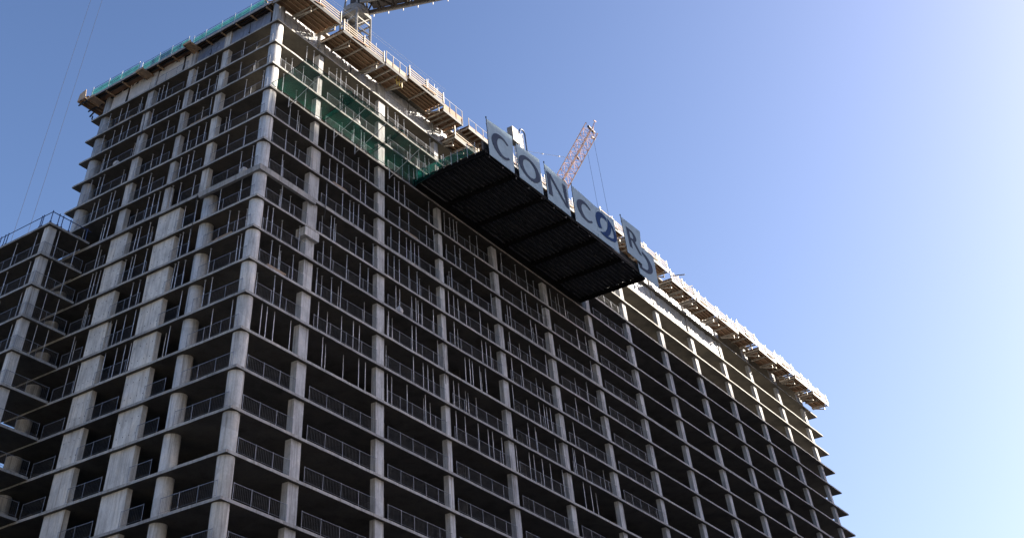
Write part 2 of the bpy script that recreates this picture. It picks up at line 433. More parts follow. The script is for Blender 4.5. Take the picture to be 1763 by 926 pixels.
hung('plastic_sheet', P_, 21.35, 25.2, .12, 2.62, .44, .05, 'white_sheet', 'white tarpaulin on the top storey right of a narrow dark gap')
hung('plastic_sheet', P_, 15.75, 20.0, .35, 2.62, .44, .04, 'white_sheet', 'broad smooth white tarpaulin between two columns of the top storey')
hung('plastic_sheet', P_, 14.4, 15.45, .35, 2.62, .46, .04, 'white_sheet', 'narrow white tarpaulin strip beside a column on the top storey')
hung('plastic_sheet', P_, 9.0, 13.4, .05, 2.6, .55, .09, 'clear_sheet', 'bluish clear plastic sheet in the second bay from the round corner column')
hung('plastic_sheet', P_, 1.75, 7.8, .05, 2.6, .55, .09, 'clear_sheet', 'wide bluish clear plastic sheet next to the round corner column, plain side')
for i, (a, b) in enumerate([(1.7, 7.4), (8.6, 13.4), (13.5, 18.5), (20, 24.9), (25, 29.7), (30.8, 41.1), (42.5, 52.8), (54, 64.2)]):
    hung('plastic_sheet', 'x', a, b, .04, 2.66, .62, .13, 'silver_sheet', 'crumpled sunlit white plastic on the sign side\'s top storey, %s from the round corner' % ORD[i+1])
for i, (a, b) in enumerate([(65.5, 75.6), (77, 87), (88.4, 98.4), (99.8, 109.8)]):
    hung('plastic_sheet', 'x', a, b, .05, 5.55, .55, .16, 'silver_sheet', 'crumpled white plastic beyond the sign platform, %s bay after it' % ORD[i+1])

# ------------------------------------------------------------------ formwork tables along the roof edge, sign side
def table(x0, x1, yo, z, label, rails=True, cross=(0, .5, 1), brk=(.12, .9), joists=6, parapet=None, tall=.75):
    t = thing('formwork_table', (x0, yo, z), label, 'formwork table', 'formwork tables along the roof edge')
    yi = .46 if z < 2.35 else .02
    m = MB(); m.box(x0, x1, yo, yi, z+.24, z+.262); m.build('plywood_deck', M['ply'], t)
    for j in range(joists):
        y = yo + .12 + (yi - yo - .3) * j / (joists - 1)
        m = MB(); m.box(x0+.02, x1-.02, y-.055, y+.055, z+.08, z+.238); m.build('joist', M['joist'], t)
    for c in cross:
        x = x0 + .1 + (x1-x0-.2)*c
        m = MB(); m.box(x-.07, x+.07, yo+.02, yi-.05, z-.14, z+.058); m.build('cross_beam', M['bracket'], t)
    for c in brk:
        x = x0 + (x1-x0)*c + RND.uniform(-.15, .15)
        m = MB(); m.bar((x, yi-.1, z-.05), (x, yo+.35, z-.05), .17, .11); m.bar((x, yi-.12, z-.17), (x, yo+.65, z-.70), .17, .13)
        m.bar((x, yo+.65, z-.80), (x, yo+.65, z+.05), .13); m.build('bracket', M['bracket'], t)
    m = MB(); m.box(x0, x1, yo-.09, yo-.012, z-.22, z+.24); m.build('edge_beam', M['black'], t)
    if rails:
        for j in range(4):
            zz = z + .28 + j*.32; tl = RND.uniform(-.05, .05)
            m = MB(); m.bar((x0 + RND.uniform(-.15, .25), yo-.052, zz+.07-tl), (x1 + RND.uniform(-.25, .15), yo-.052, zz+.07+tl), .045, .14); m.build('guard_board', M['board'], t)
        n = max(2, round((x1-x0)/3.6)+1)
        for i in range(n):
            x = x0+.1 + (x1-x0-.2)*i/(n-1); m = MB(); m.box(x-.06, x+.06, yo-.17, yo-.08, z+.1, z+1.62); m.box(x-.05, x+.05, yo-.03, yo+.05, z+.24, z+1.5)
            m.build('guard_post', M['bracket'], t)
        for i in range(4):
            x = RND.uniform(x0+.3, x1-.3); m = MB(); m.tube((x, yo+.15, z+.2), (x + RND.uniform(-.1, .1), yo+.12, z+RND.uniform(1.5, 2.2)), .03, 5); m.build('stanchion', M['galv'], t)
        m = MB(); x = RND.uniform(x0, (x0+x1)/2); L = RND.uniform(1.5, 3); m.bar((x, yo-.2, z+RND.uniform(.0, .3)), (x+L, yo-.25, z+RND.uniform(.1, .5)), .09, .14); m.build('loose_plank', M['ply'], t)
    if parapet:
        h, mt = parapet
        m = MB(); m.box(x0, x1, yo-.07, yo-.02, z+.26, z+.26+h); m.build('edge_board', M[mt], t)
        n = max(2, round((x1-x0)/1.5)+1)
        for i in range(n):
            x = x0+.1 + (x1-x0-.2)*i/(n-1); m = MB(); m.box(x-.04, x+.04, yo-.13, yo-.075, z+.1, z+.5+h+tall); m.build('guard_post', M['board'], t)
        m = MB(); m.tube((x0, yo-.1, z+.45+h+tall), (x1, yo-.1, z+.45+h+tall), .022); m.build('hand_rail', M['galv'], t)
    return t
table(-.7, 7.0, -3.2, 1.95, 'brown formwork table with pale guard boards directly above the round corner column', brk=(.42, .98))
table(7.6, 15.3, -3.05, 1.42, 'brown formwork table with two triangular brackets right of the first gap below the crane mast', brk=(.27, .93))
table(15.9, 20.1, -2.8, 1.85, 'short formwork table with cream edge boards and yellow straps', rails=False, cross=(0, .3, .62, 1), parapet=(.55, 'board'), brk=(.97,), joists=4)
table(20.4, 27.7, -2.9, 2.48, 'brown formwork table with four pale guard boards, highest in the row before the sign', brk=(.98,))
table(28.0, 32.3, -2.55, 2.1, 'formwork table with red-brown plywood edge and thin white posts', rails=False, cross=(.05, .25, .5, .75, .98), parapet=(.7, 'ply'), brk=(), joists=3)
table(31.0, 36.4, -2.0, .08, 'small low formwork table with pale boards just left of the sign letter C', brk=(.08, .5), joists=4)
table(32.7, 39.4, -3.1, 1.75, 'formwork table with rows of crosswise beams under a thin railing behind the first sign', rails=False, cross=(0, .14, .28, .42, .56, .7, .85, 1), parapet=(.12, 'ply'), brk=(), joists=3)
for i, (a, b, z) in enumerate([(40, 46.6, 1.7), (47, 53.6, 2.0), (54, 60.6, 1.9), (61, 66.2, 2.1)]):
    table(a, b, -3.0, z, 'formwork table glimpsed between sign panels, %s behind the letters' % ORD[i+1])
table(67, 74.2, -3.0, 4.6, 'formwork table with pale boards behind the letter R')
table(74.6, 80.4, -3.0, 4.62, 'formwork table with pale boards behind the letter D')
table(80.8, 87.6, -3.0, 4.6, 'formwork table with pale boards just right of the letter D', brk=(.35, .95))
table(88.2, 96.2, -3.0, 3.65, 'lower formwork table right of the sign with crossed pale braces', brk=(.1, .55, .95))
table(96.6, 104, -3.0, 3.65, 'last visible formwork table beside the rebar at the right edge')
for a in (104.5, 112, 119.5, 127, 134.5, 142): table(a, a + 7, -3.0, 3.65 + RND.uniform(-.2, .9), 'formwork table on the far roof edge beyond the rebar bundles', joists=4)
sb = MB(); sb.bar((90.2, -1.2, 3.2), (95.3, -3.4, 5.2), .12); sb.bar((92.4, -1.0, 2.9), (96.0, -3.4, 4.3), .12); sb.bar((88.6, -3.3, 4.3), (89.2, -5.0, 4.2), .12)
tag(sb.build('raking_brace', M['bracket']), 'pair of crossed pale steel braces leaning out under the far formwork', 'brace')
# yellow straps under the short table
m = MB()
for x in (18.7, 19.2, 19.7): m.path([(x, -2.5, 1.9), (x+.15, -2.2, 1.35), (x+.3, -1.9, 1.8)], .035); m.tube((x+.15, -2.2, 1.4), (x+.2, -2.25, .85), .04)
tag(m.build('tie_down_strap', M['yellow']), 'yellow tie-down straps looped under the short formwork table', 'strap')
m = MB(); m.tube((3, -3.3, 4.2), (28, -3.1, 4.75), .012, 4); m.tube((3, -3.3, 3.8), (28, -3.1, 4.3), .012, 4)
tag(m.build('safety_line', M['galv']), 'thin steel safety lines strung above the pale guard boards', 'safety line')
# corner clutter where the two roof edges meet
m = MB()
for i in range(9):
    a = RND.uniform(-.9, .5); b = RND.uniform(.1, 2.2)
    m.bar((a, b, 2.3 + RND.uniform(0, .7)), (a + RND.uniform(-.5, 1.2), b + RND.uniform(-.4, .8), 2.4 + RND.uniform(0, .8)), RND.uniform(.08, .16))
tag(m.build('timber_offcuts', M['joist']), 'loose brown timber offcuts jutting over the roof corner', 'timber')

# ------------------------------------------------------------------ edge decks and teal netting on the plain side
for i, (a, b, xo, lab, lab2) in enumerate([(1.6, 13.7, -.50, 'dark edge deck at the plain side roof edge next to the round corner column', 'long bright teal netting fence nearest the roof corner'),
                               (13.9, 22.0, -.78, 'dark edge deck with stepped plywood in the middle of the plain side roof', 'teal netting fence in the middle of the plain side roof'),
                               (22.2, 31.0, -1.08, 'dark edge deck at the far end of the plain side roof', 'shadowed teal netting fence at the far end of the roof')]):
    z = 2.13 + .1*i
    t = thing('edge_deck', (xo, a, z), lab, 'edge deck', 'edge decks on the plain side roof')
    m = MB(); m.box(xo, 1.5, a, b, z+.24, z+.27); m.build('plywood_deck', M['ply'], t)
    for x in (xo+.08, xo+.55, .5):
        m = MB(); m.box(x-.06, x+.06, a, b, z, z+.235); m.build('beam', M['black'], t)
    n = int((b-a)/2.4)
    for j in range(n+1):
        y = a+.1+(b-a-.2)*j/n; m = MB(); m.box(xo+.05, 1.3, y-.06, y+.06, z-.16, z-.005); m.build('cross_beam', M['joist'], t)
    m = MB(); m.box(xo-.05, xo-.01, a, b, z+.05, z+.34); m.build('edge_board', M['bracket'], t)
    f = thing('netting_fence', (xo, a, z+.27), lab2, 'netting fence', 'teal netting fences on the roof edge')
    sd_ = RND.uniform(0, 50)
    def fn(u, v, a=a, b=b, xo=xo, z=z, sd_=sd_):
        y = a+(b-a)*u; return (xo-.03+.09*noise.noise((y*.9+sd_, v*1.5, 0))*math.sin(math.pi*v)+.02, y, z+.2+1.08*v-.06*abs(math.sin(y*1.3))*(1 if v > .9 else 0))
    m = MB(); m.grid(fn, int((b-a)*3), 5); m.smooth = True; m.build('net', M['teal'], f)
    m = MB(); m.tube((xo, a, z+1.42), (xo, b, z+1.42), .025); m.tube((xo, a, z+.85), (xo, b, z+.85), .018); m.build('top_rail', M['blue'], f)
    for j in range(n+1):
        y = a+.1+(b-a-.2)*j/n + RND.uniform(-.3, .3); m = MB(); m.tube((xo-.06, y, z-.05), (xo-.06, y, z+1.55), .035); m.build('post', M['galv'], f)
    m = MB()
for y, h, nm in ((13.8, .35, 'first'), (21.9, .45, 'second'), (30.7, .4, 'last')):
    m = MB(); m.box(-1.45, .3, y-1.0, y+.3, 2.05, 2.09); m.bar((-1.4, y-.9, 2.0), (.4, y-.9, 2.0), .1); m.bar((-1.4, y+.2, 2.0), (.4, y+.2, 2.0), .1); m.box(-1.5, -1.44, y-1.0, y+.3, 1.98, 2.3)
    tag(m.build('outrigger_board', M['joist']), 'brown outrigger board jutting below the teal netting, %s from the corner' % nm, 'outrigger board', 'outrigger boards on the plain side roof')
ed = thing('end_platform', (-1.2, 31.3, 2.4), 'brown timber platform overhanging the far end of the roof with an upright tan board', 'platform')
m = MB(); m.box(-1.35, 5, 31.15, 33.1, 2.72, 2.75); m.build('plywood_deck', M['ply'], ed)
for y in (31.5, 32.1, 32.9):
    m = MB(); m.box(-1.5, 5, y-.07, y+.07, 2.5, 2.715); m.build('joist', M['joist'], ed)
for x in (-1.0, .6, 2.2):
    m = MB(); m.box(x-.06, x+.06, 30.4, 33.2, 2.30, 2.495); m.build('cross_beam', M['black'], ed)
m = MB(); m.poly([(-1.42, 31.6, 2.75), (-1.42, 33.1, 2.75), (-1.42, 33.0, 3.7), (-1.42, 31.9, 3.95)], (1, 0, 0), .05); m.build('end_board', M['tan'], ed)
for i, z in enumerate((1.2, .6)):
    m = MB(); m.bar((.1, 31.05 + .1*i, z), (.4, 32.2 - .6*i, z-.05), .16); tag(m.build('timber_stub', M['black']), 'dark timber stub poking out under the end platform, %s one' % ('upper' if i == 0 else 'lower'), 'timber', 'timber stubs under the end platform')
for i, (y, z0) in enumerate(((25.42, .2), (15.6, .25), (11.2, .3), (5.0, .1))):
    m = MB(); pts = [(.55, y + .12*noise.noise((z*2, y, 0)), .05 + 2.6*z/10) for z in range(11)]
    m.path(pts, .05); m.path([(.5, y+.15, .1), (.48, y-.12, .45), (.5, y+.1, .8)], .06)
    tag(m.build('hanging_hose', M['black']), 'dark hose hanging down the top storey, %s from the round corner column' % ORD[4-i], 'hose', 'dark hoses hanging on the plain side')

# ------------------------------------------------------------------ green catch nets on the sign side
for i, (a, b, lab, sxs) in enumerate([(.15, 8.6, 'dark green catch net slung out beside the round corner column', (2.9,)),
                                 (8.3, 16.6, 'dark green catch net with a bunched fold, middle of the row', (10.3, 13.9)),
                                 (16.2, 24.9, 'dark green catch net ending at the sign platform', (20.1,))]):
    t = thing('catch_net', (a, 0, -8.5), lab, 'catch net', 'green catch nets below the sunlit floors')
    sd_ = RND.uniform(0, 60)
    def fn(u, v, a=a, b=b, sd_=sd_, i=i):
        x = a+(b-a)*u; s = v
        y = -.04 - 4.85*s; z = -8.42 + .85*s - (.16+.10*math.sin(u*math.pi))*math.sin(math.pi*min(1, s*1.02)) - .10*math.sin(u*math.pi)*s
        z += .16*noise.noise((x*.8+sd_, y*.8, 0)) + .10*noise.noise((x*2.5+sd_, y*.7, 3))
        if i == 1: x += -.9*max(0, .45-u)*s*2
        return (x, y, z)
    m = MB(); m.grid(fn, 34, 20); m.smooth = True; m.build('net', M['net'], t)
    if i == 1:
        def fn2(u, v):
            x = 11.4 - 4.6*u; return (x + .2*noise.noise((x*2, v*3, 1)), -3.2 - 1.7*v + .1*math.sin(x*5), -7.95 + .35*v - .35*math.sin(math.pi*v) + .14*noise.noise((x*2.2, v*4, 8)))
        m = MB(); m.grid(fn2, 30, 10); m.smooth = True; m.build('bunched_fold', M['net'], t)
    for vv, nm in ((1, 'edge_rope'), (0, 'edge_rope')):
        m = MB(); m.path([fn(u/16, vv) for u in range(17)], .035, 5); m.build(nm, M['rope'], t)
    for uu in (0, 1):
        m = MB(); m.path([fn(uu, v/12) for v in range(13)], .03, 5); m.build('side_rope', M['rope'], t)
    for x in sxs:
        m = MB(); m.tube((x, -.12, -8.62), (x, -.12, -9.8), .055); m.tube((x, -.12, -9.7), (x, -4.86, -7.75), .035); m.build('strut', M['galv'], t)

# ------------------------------------------------------------------ sign platform
pf = thing('sign_platform', (25.1, 0, -8.5), 'wide black cantilevered steel platform with ribbed underside carrying the sign panels', 'platform')
PX0, PX1, PY = 25.1, 62.0, -10.05
m = MB(); y = PY + .1
while y < -.3:
    w = .50 + RND.uniform(-.03, .0)
    x = PX0 + .05
    while x < PX1 - .2:
        L = RND.uniform(2.2, 4.4); x2 = min(PX1 - .05, x + L)
        m.box(x, x2 - RND.choice((.02, .03, .03, .08)), y, min(-.1, y + w), -7.62, -7.56); x = x2
    y += w + .022
m.build('plank_deck', M['deck'], pf)
for i in range(7):
    x = PX0 + .1 + (PX1-PX0-.2)*i/6
    m = MB(); m.box(x-.08, x+.08, PY+.02, -.05, -8.22, -8.14); m.box(x-.10, x+.10, PY+.02, -.05, -7.9, -7.80); m.box(x-.02, x+.02, PY+.02, -.05, -8.138, -7.902); m.box(x-.025, x+.025, PY+.06, -.05, -7.797, -7.625)
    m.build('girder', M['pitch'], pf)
n = 17
for j in range(n):
    y = PY + .45 + (-.6-PY)*j/(n-1)*.98
    m = MB()
    x = PX0 + .05 + RND.uniform(0, 1)
    while x < PX1 - 1:
        m = MB(); x2 = min(PX1-.05, x + RND.uniform(4.5, 11)); yy = y + RND.uniform(-.08, .08)
        m.box(x, x2, yy-.04, yy+.04, -7.795 + RND.uniform(0, .05), -7.63); x = x2 + RND.choice((.05, .3, .9)); m.build('joist', M['djoist'], pf)
m = MB(); m.box(PX0, PX1, -.045, .30, -8.57, -7.5); m.build('light_stop_strip', M['pitch'], pf)  # added strip that closes the sunlit gap between deck and facade
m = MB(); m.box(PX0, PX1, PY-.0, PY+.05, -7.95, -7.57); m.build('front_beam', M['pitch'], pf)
m = MB(); m.box(PX0, PX1, PY+.35, PY+.42, -7.555, -6.4); m.build('kick_board', M['black'], pf)
for i in range(14):
    x = PX0 + 1 + i*2.75
    m = MB(); m.box(x-.05, x+.05, PY+.1, PY+.2, -8.15, -7.96); m.build('hanger_clip', M['djoist'], pf)
f = thing('platform_netting', (25.15, -.2, -7.55), 'dark green netting fence with white posts along the near edge of the sign platform', 'netting fence')
def fn(u, v):
    y = -.1 - 8.6*u; return (25.2 + .06*noise.noise((y, v*2, 4)), y, -7.5 + 1.0*v - .05*math.sin(u*30)**2*v)
m = MB(); m.grid(fn, 40, 6); m.smooth = True; m.build('net', M['pnet'], f)
for i, y in enumerate((-.3, -1.3, -2.1, -3.2, -4.2, -5.3, -6.2, -7.6, -8.7)):
    m = MB(); m.tube((25.14, y, -7.75), (25.14, y, -6.25 + .25*(i % 3 == 1)), .04); m.build('post', M['galv'], f)
m = MB(); m.tube((25.16, -.1, -6.5), (25.16, -8.7, -6.45), .022); m.build('top_rail', M['galv'], f)

# ------------------------------------------------------------------ sign panels and their letters
YP = -10.14
def ell(cx, cz, rx, rz, a0, a1, n=40, tilt=0):
    out = []
    for i in range(n+1):
        a = rad(a0 + (a1-a0)*i/n); x, z = rx*math.cos(a), rz*math.sin(a)
        c, s = math.cos(rad(tilt)), math.sin(rad(tilt)); out.append((cx + x*c - z*s, cz + x*s + z*c))
    return out
def L3(pts, y): return [(x, y, z) for x, z in pts]
def letter_C(x0, x1, z0, z1, y):
    cx, cz = x0 + (x1-x0)*.53, (z0+z1)/2; rx, rz = cx - x0, (z1-z0)/2
    m = MB(); m.strip(L3(ell(cx, cz, rx, rz, 38, 322), y), L3(ell(cx + rx*.17, cz, rx*.63, rz*.75, 45, 315), y), (0, -1, 0), .02); return m
def letter_O(x0, x1, z0, z1, y):
    cx, cz = (x0+x1)/2, (z0+z1)/2; rx, rz = (x1-x0)/2, (z1-z0)/2
    m = MB(); m.strip(L3(ell(cx, cz, rx, rz, 0, 360, 56), y), L3(ell(cx, cz, rx*.61, rz*.75, 0, 360, 56), y), (0, -1, 0), .02); return m
def letter_N(x0, x1, z0, z1, y):
    w = x1-x0; m = MB(); n_ = (0, -1, 0)
    m.poly(L3([(x0, z0), (x0+.19*w, z0), (x0+.165*w, z1-.18*(z1-z0)), (x0+.02*w, z1)], y), n_, .02)
    m.poly(L3([(x0+.022*w, z1+.003), (x0+.225*w, z1-.04), (x1, z0-.003), (x1-.12*w, z0-.003)], y-.003), n_, .02)
    m.poly(L3([(x1-.18*w, z1), (x1, z1), (x1-.0*w, z0), (x1-.09*w, z0)], y), n_, .02); return m
def letter_R(x0, x1, z0, z1, y):
    w, h = x1-x0, z1-z0; m = MB(); n_ = (0, -1, 0)
    m.poly(L3([(x0, z0), (x0+.24*w, z0), (x0+.22*w, z1), (x0, z1)], y), n_, .02)
    cx, cz = x0+.36*w, z1-.28*h
    out = [(x0+.2*w, z1)] + ell(cx, cz, .46*w, .28*h, 90, -90, 24) + [(x0+.2*w, cz-.28*h)]
    inn = [(x0+.2*w, z1-.09*h)] + ell(cx, cz, .20*w, .17*h, 90, -90, 24) + [(x0+.2*w, cz-.19*h)]
    m.strip(L3(out, y-.003), L3(inn, y-.003), n_, .02)
    m.poly(L3([(x0+.34*w, cz-.25*h), (x0+.60*w, cz-.24*h), (x1+.06*w, z0), (x1-.16*w, z0)], y), n_, .02); return m
def letter_D(x0, x1, z0, z1, y):
    w, h = x1-x0, z1-z0; m = MB(); n_ = (0, -1, 0)
    m.poly(L3([(x0, z0), (x0+.2*w, z0), (x0+.18*w, z1), (x0, z1)], y), n_, .02)
    cx, cz = x0+.36*w, (z0+z1)/2
    out = [(x0+.16*w, z1)] + ell(cx, cz, .64*w, h/2, 90, -90, 32) + [(x0+.16*w, z0)]
    inn = [(x0+.16*w, z1-.1*h)] + ell(cx, cz, .36*w, h*.37, 90, -90, 32) + [(x0+.16*w, z0+.1*h)]
    m.strip(L3(out, y-.003), L3(inn, y-.003), n_, .02); return m
def panel(q, label, letter=None, y=YP, mat='letter', pole=True, name='letter'):
    """q: top-left, top-right, bottom-right, bottom-left as (x, z)"""
    t = thing('letter_sign', (q[3][0], y, q[3][1]), label, 'letter sign', 'sign panels spelling the word along the platform')
    (a, b, c, d) = q; sdn = RND.uniform(0, 50)
    def fn(u, v, yy=0):
        x = (d[0]*(1-u)+c[0]*u)*(1-v) + (a[0]*(1-u)+b[0]*u)*v; z = (d[1]*(1-u)+c[1]*u)*(1-v) + (a[1]*(1-u)+b[1]*u)*v
        return (x, y + yy + .018*noise.noise((x*.5+sdn, z*.5, 0)), z)
    m = MB(); m.grid(fn, 16, 14); m.grid(lambda u, v: fn(1-u, v, .05), 16, 14)
    m.poly([fn(0, 0), fn(1, 0), fn(1, 0, .05), fn(0, 0, .05)], (0, 0, 1), .003); m.poly([fn(0, 1), fn(1, 1), fn(1, 1, .05), fn(0, 1, .05)], (0, 0, -1), .003)
    m.poly([fn(0, 0), fn(0, 1), fn(0, 1, .05), fn(0, 0, .05)], (1, 0, 0), .003); m.poly([fn(1, 0), fn(1, 1), fn(1, 1, .05), fn(1, 0, .05)], (-1, 0, 0), .003)
    m.build('board', M['sign'], t)
    s = MB()
    for v in (.33, .66):
        p0, p1 = fn(.01, v), fn(.99, v); s.box(p0[0], p1[0], y-.024, y-.02, (p0[1+1]+p1[2])/2-.008, (p0[2]+p1[2])/2+.008)
    if pole:
        m = MB(); m.tube((d[0]-.03, y+.02, d[1]-.25), (a[0]-.03, y+.02, a[1]+.12), .045); m.tube((a[0]-.03, y+.02, a[1]+.1), (a[0]-.03, y+.02, a[1]+.26), .085)
        for v in (.15, .4, .6, .85): p = fn(0, v); m.box(p[0]-.11, p[0]+.02, y-.02, y+.07, p[2]-.05, p[2]+.05)
        m.build('pole', M['black'], t)
    if letter: letter.build(name, M[mat], t)
    return t
YL_ = YP - .03
panel([(25.9, -3.40), (31.42, -2.95), (31.05, -7.86), (25.88, -7.93)], 'sign panel with letter C at the near end of the row, its top corner sunlit', letter_C(26.65, 30.45, -7.1, -4.25, YL_))
panel([(32.1, -3.5), (37.42, -3.08), (37.36, -7.68), (32.14, -7.78)], 'pale sign panel with the round letter O, second from the near end', letter_O(32.3, 37.0, -7.05, -4.22, YL_))
panel([(38.6, -3.04), (43.85, -3.3), (43.52, -7.69), (38.28, -7.73)], 'pale sign panel with the letter N in front of the orange crane jib', letter_N(38.75, 43.25, -6.85, -3.92, YL_))
panel([(45.06, -2.95), (50.82, -3.2), (50.09, -7.5), (44.64, -7.68)], 'pale sign panel with letter C joined to the blue emblem panel', letter_C(45.6, 49.4, -6.55, -3.95, YL_))
# the emblem: an open crescent and a leaning heavy D
em = MB()
em.strip(L3(ell(52.35, -5.15, 2.05, 1.62, 68, 222, 30, -8), YL_), L3(ell(52.7, -5.22, 1.38, 1.12, 70, 222, 30, -8), YL_), (0, -1, 0), .02)
em.strip(L3([(53.55, -3.62), (53.62, -3.95), (53.45, -4.6), (53.05, -5.25), (52.35, -5.9), (51.5, -6.3), (50.85, -6.45)], YL_-.004), L3([(54.35, -4.1), (54.35, -4.5), (54.1, -5.1), (53.6, -5.75), (52.95, -6.25), (52.1, -6.55), (51.4, -6.62)], YL_-.004), (0, -1, 0), .02)
em.strip(L3([(53.55, -3.63), (54.2, -3.85), (54.8, -4.25), (55.25, -4.85), (55.4, -5.45), (55.15, -6.0), (54.55, -6.38), (53.6, -6.58), (52.5, -6.68), (51.4, -6.62)], YL_-.008), L3([(54.3, -4.05), (54.45, -4.4), (54.62, -4.75), (54.72, -5.1), (54.72, -5.5), (54.55, -5.85), (54.15, -6.08), (53.6, -6.2), (53.1, -6.28), (52.6, -6.38)], YL_-.008), (0, -1, 0), .02)
panel([(50.84, -3.2), (55.6, -2.97), (55.42, -7.45), (50.12, -7.5)], 'pale sign panel with a deep blue round emblem of crescent and leaning D', em, mat='emblem', pole=False, name='emblem')
panel([(57.5, -1.8), (62.75, -1.68), (61.4, -6.6), (57.42, -6.52)], 'raised sign panel with the letter R overlapping the last panel', letter_R(58.45, 61.45, -5.4, -2.75, YL_-.25), y=YP-.25)
panel([(60.5, -3.62), (66.04, -3.70), (65.6, -8.0), (60.44, -8.02)], 'sign panel with letter D at the far end, half hidden by the R panel', letter_D(60.75, 64.75, -7.15, -4.4, YL_), pole=False)

# ------------------------------------------------------------------ concrete placing mast behind the signs
bx = thing('placing_mast', (34.5, -8.6, -7.55), 'white mast with grey cabinet and curved dark blue pipe behind the first two sign panels', 'concrete pump mast')
m = MB(); m.box(33.75, 35.0, -9.0, -8.2, -1.75, .15); m.build('cabinet', M['crane_grey'], bx)
m = MB()
for (x, y) in ((35.3, -8.9), (36.3, -8.9), (35.3, -8.1), (36.3, -8.1)): m.tube((x, y, -7.55), (x, y, .25), .07)
z = -7.4
while z < 0:
    m.bar((35.3, -8.9, z), (36.3, -8.9, z+.7), .05); m.bar((35.3, -8.1, z), (36.3, -8.1, z+.7), .05); m.bar((36.3, -8.9, z), (36.3, -8.1, z+.7), .05); z += .7
m.build('lattice', M['whitep'], bx)
m = MB(); m.box(35.35, 35.95, -8.95, -8.92, -2.6, -.1); m.build('white_panel', M['whitep'], bx)
m = MB(); pts = [(37.45, -8.6, -7.5), (37.45, -8.6, .75)] + [(36.85 + .6*math.cos(rad(a)), -8.6, .75 + .55*math.sin(rad(a))) for a in range(15, 181, 15)] + [(36.0, -8.6, .45)]
m.path(pts, .11, 8); m.build('pipe', M['bluepipe'], bx)

# ------------------------------------------------------------------ cranes
def lattice(a, b, side, up, w, h, n, r=.09, rb=.05):
    """four chords and zigzag braces from a to b; returns chord and brace builders"""
    a, b, side, up = Vector(a), Vector(b), Vector(side).normalized(), Vector(up).normalized()
    C4 = [(-w/2, -h/2), (w/2, -h/2), (w/2, h/2), (-w/2, h/2)]
    P = lambda c, t: a + (b-a)*t + side*C4[c][0] + up*C4[c][1]
    ch, br = MB(), MB()
    for c in range(4): ch.tube(P(c, 0), P(c, 1), r, 6)
    for i in range(n):
        t0, t1 = i/n, (i+1)/n
        for c in range(4):
            d = (c+1) % 4
            br.tube(P(c, t0), P(d, t0), rb, 4)
            if i % 2: br.tube(P(c, t0), P(d, t1), rb, 4)
            else: br.tube(P(d, t0), P(c, t1), rb, 4)
    return ch, br
# near crane: mast through the roof, counter-jib over the sign side, main jib reaching back over the wing
MX, MY, MW = 17.03, 2.95, 2.85
cr = thing('tower_crane', (MX+MW/2, MY+MW/2, 2.95), 'grey tower crane with square roof mast and dark jib cut by the top edge', 'tower crane')
ch, br = lattice((MX+MW/2, MY+MW/2, 2.95), (MX+MW/2, MY+MW/2, 13.9), (1,0,0), (0,1,0), MW, MW, 4, .17, .08)
ch.build('mast_leg_frame', M['crane_grey'], cr); br.build('mast_bracing', M['crane_grey'], cr)
m = MB(); 
for a_, b_ in (((MX, MY), (MX+MW, MY)), ((MX+MW, MY), (MX+MW, MY+MW)), ((MX+MW, MY+MW), (MX, MY+MW)), ((MX, MY+MW), (MX, MY))): m.bar((a_[0], a_[1], 13.9), (b_[0], b_[1], 13.9), .3, .45); m.bar((a_[0], a_[1], 12.6), (b_[0], b_[1], 12.6), .14, .2)
m.box(MX-.1, MX+MW+.1, MY-.1, MY+MW+.1, 14.13, 14.18); m.build('mast_collar', M['crane_grey'], cr)
m = MB(); m.tube((MX+1.2, MY+1.7, 10.2), (MX+1.2, MY+1.7, 12.3), .75, 14); m.box(MX+.2, MX+MW-.2, MY+1.2, MY+MW-.2, 10.0, 10.12); m.build('cable_drum', M['crane_dark'], cr)
m = MB(); m.tube((MX+MW/2, MY+MW/2, 14.16), (MX+MW/2, MY+MW/2, 14.9), 1.75, 24); m.box(MX+.3, MX+MW-.3, MY+.3, MY+MW-.3, 14.9, 15.3); m.build('slewing_ring', M['crane_grey'], cr)
jd = Vector((.36, -.933, 0)); js = Vector((.933, .36, 0)); cc = Vector((MX+MW/2, MY+MW/2, 15.0))
mj = Vector((-.295, .955, 0))
ch, br = lattice(cc + jd*1.2 + Vector((0,0,1.4)), cc + jd*19 + Vector((0,0,1.4)), js, (0,0,1), 2.5, 1.9, 9, .24, .13)
ch.build('counter_jib_chords', M['crane_dark'], cr); br.build('counter_jib_bracing', M['crane_dark'], cr)
m = MB()
for i in range(10):
    p = cc + jd*(1.6+1.75*i) + js*1.55 + Vector((0,0,.25)); q = p + jd*1.6
    m.bar(p + Vector((0,0,.12)), q + Vector((0,0,.12)), .5, .05); m.bar(p - js*.02 + Vector((0,0,.35)), q - js*.02 + Vector((0,0,.35)), .05, .45)
m.build('walkway', M['crane_panel'], cr)
m = MB(); m.bar(cc + jd*1 + js*1.3 + Vector((0,0,.2)), cc + jd*19 + js*1.3 + Vector((0,0,.2)), .3, .35); m.bar(cc + jd*1 - js*1.3 + Vector((0,0,.2)), cc + jd*19 - js*1.3 + Vector((0,0,.2)), .3, .35)
m.build('bottom_beam', M['crane_grey'], cr)
m = MB()
for i in range(8):
    p = cc + jd*(2+2.1*i) + js*1.85 + Vector((0,0,0)); m.box(p.x-.05, p.x+.05, p.y-.05, p.y+.05, 15.0, 15.5)
m.build('walkway_bracket', M['whitep'], cr)
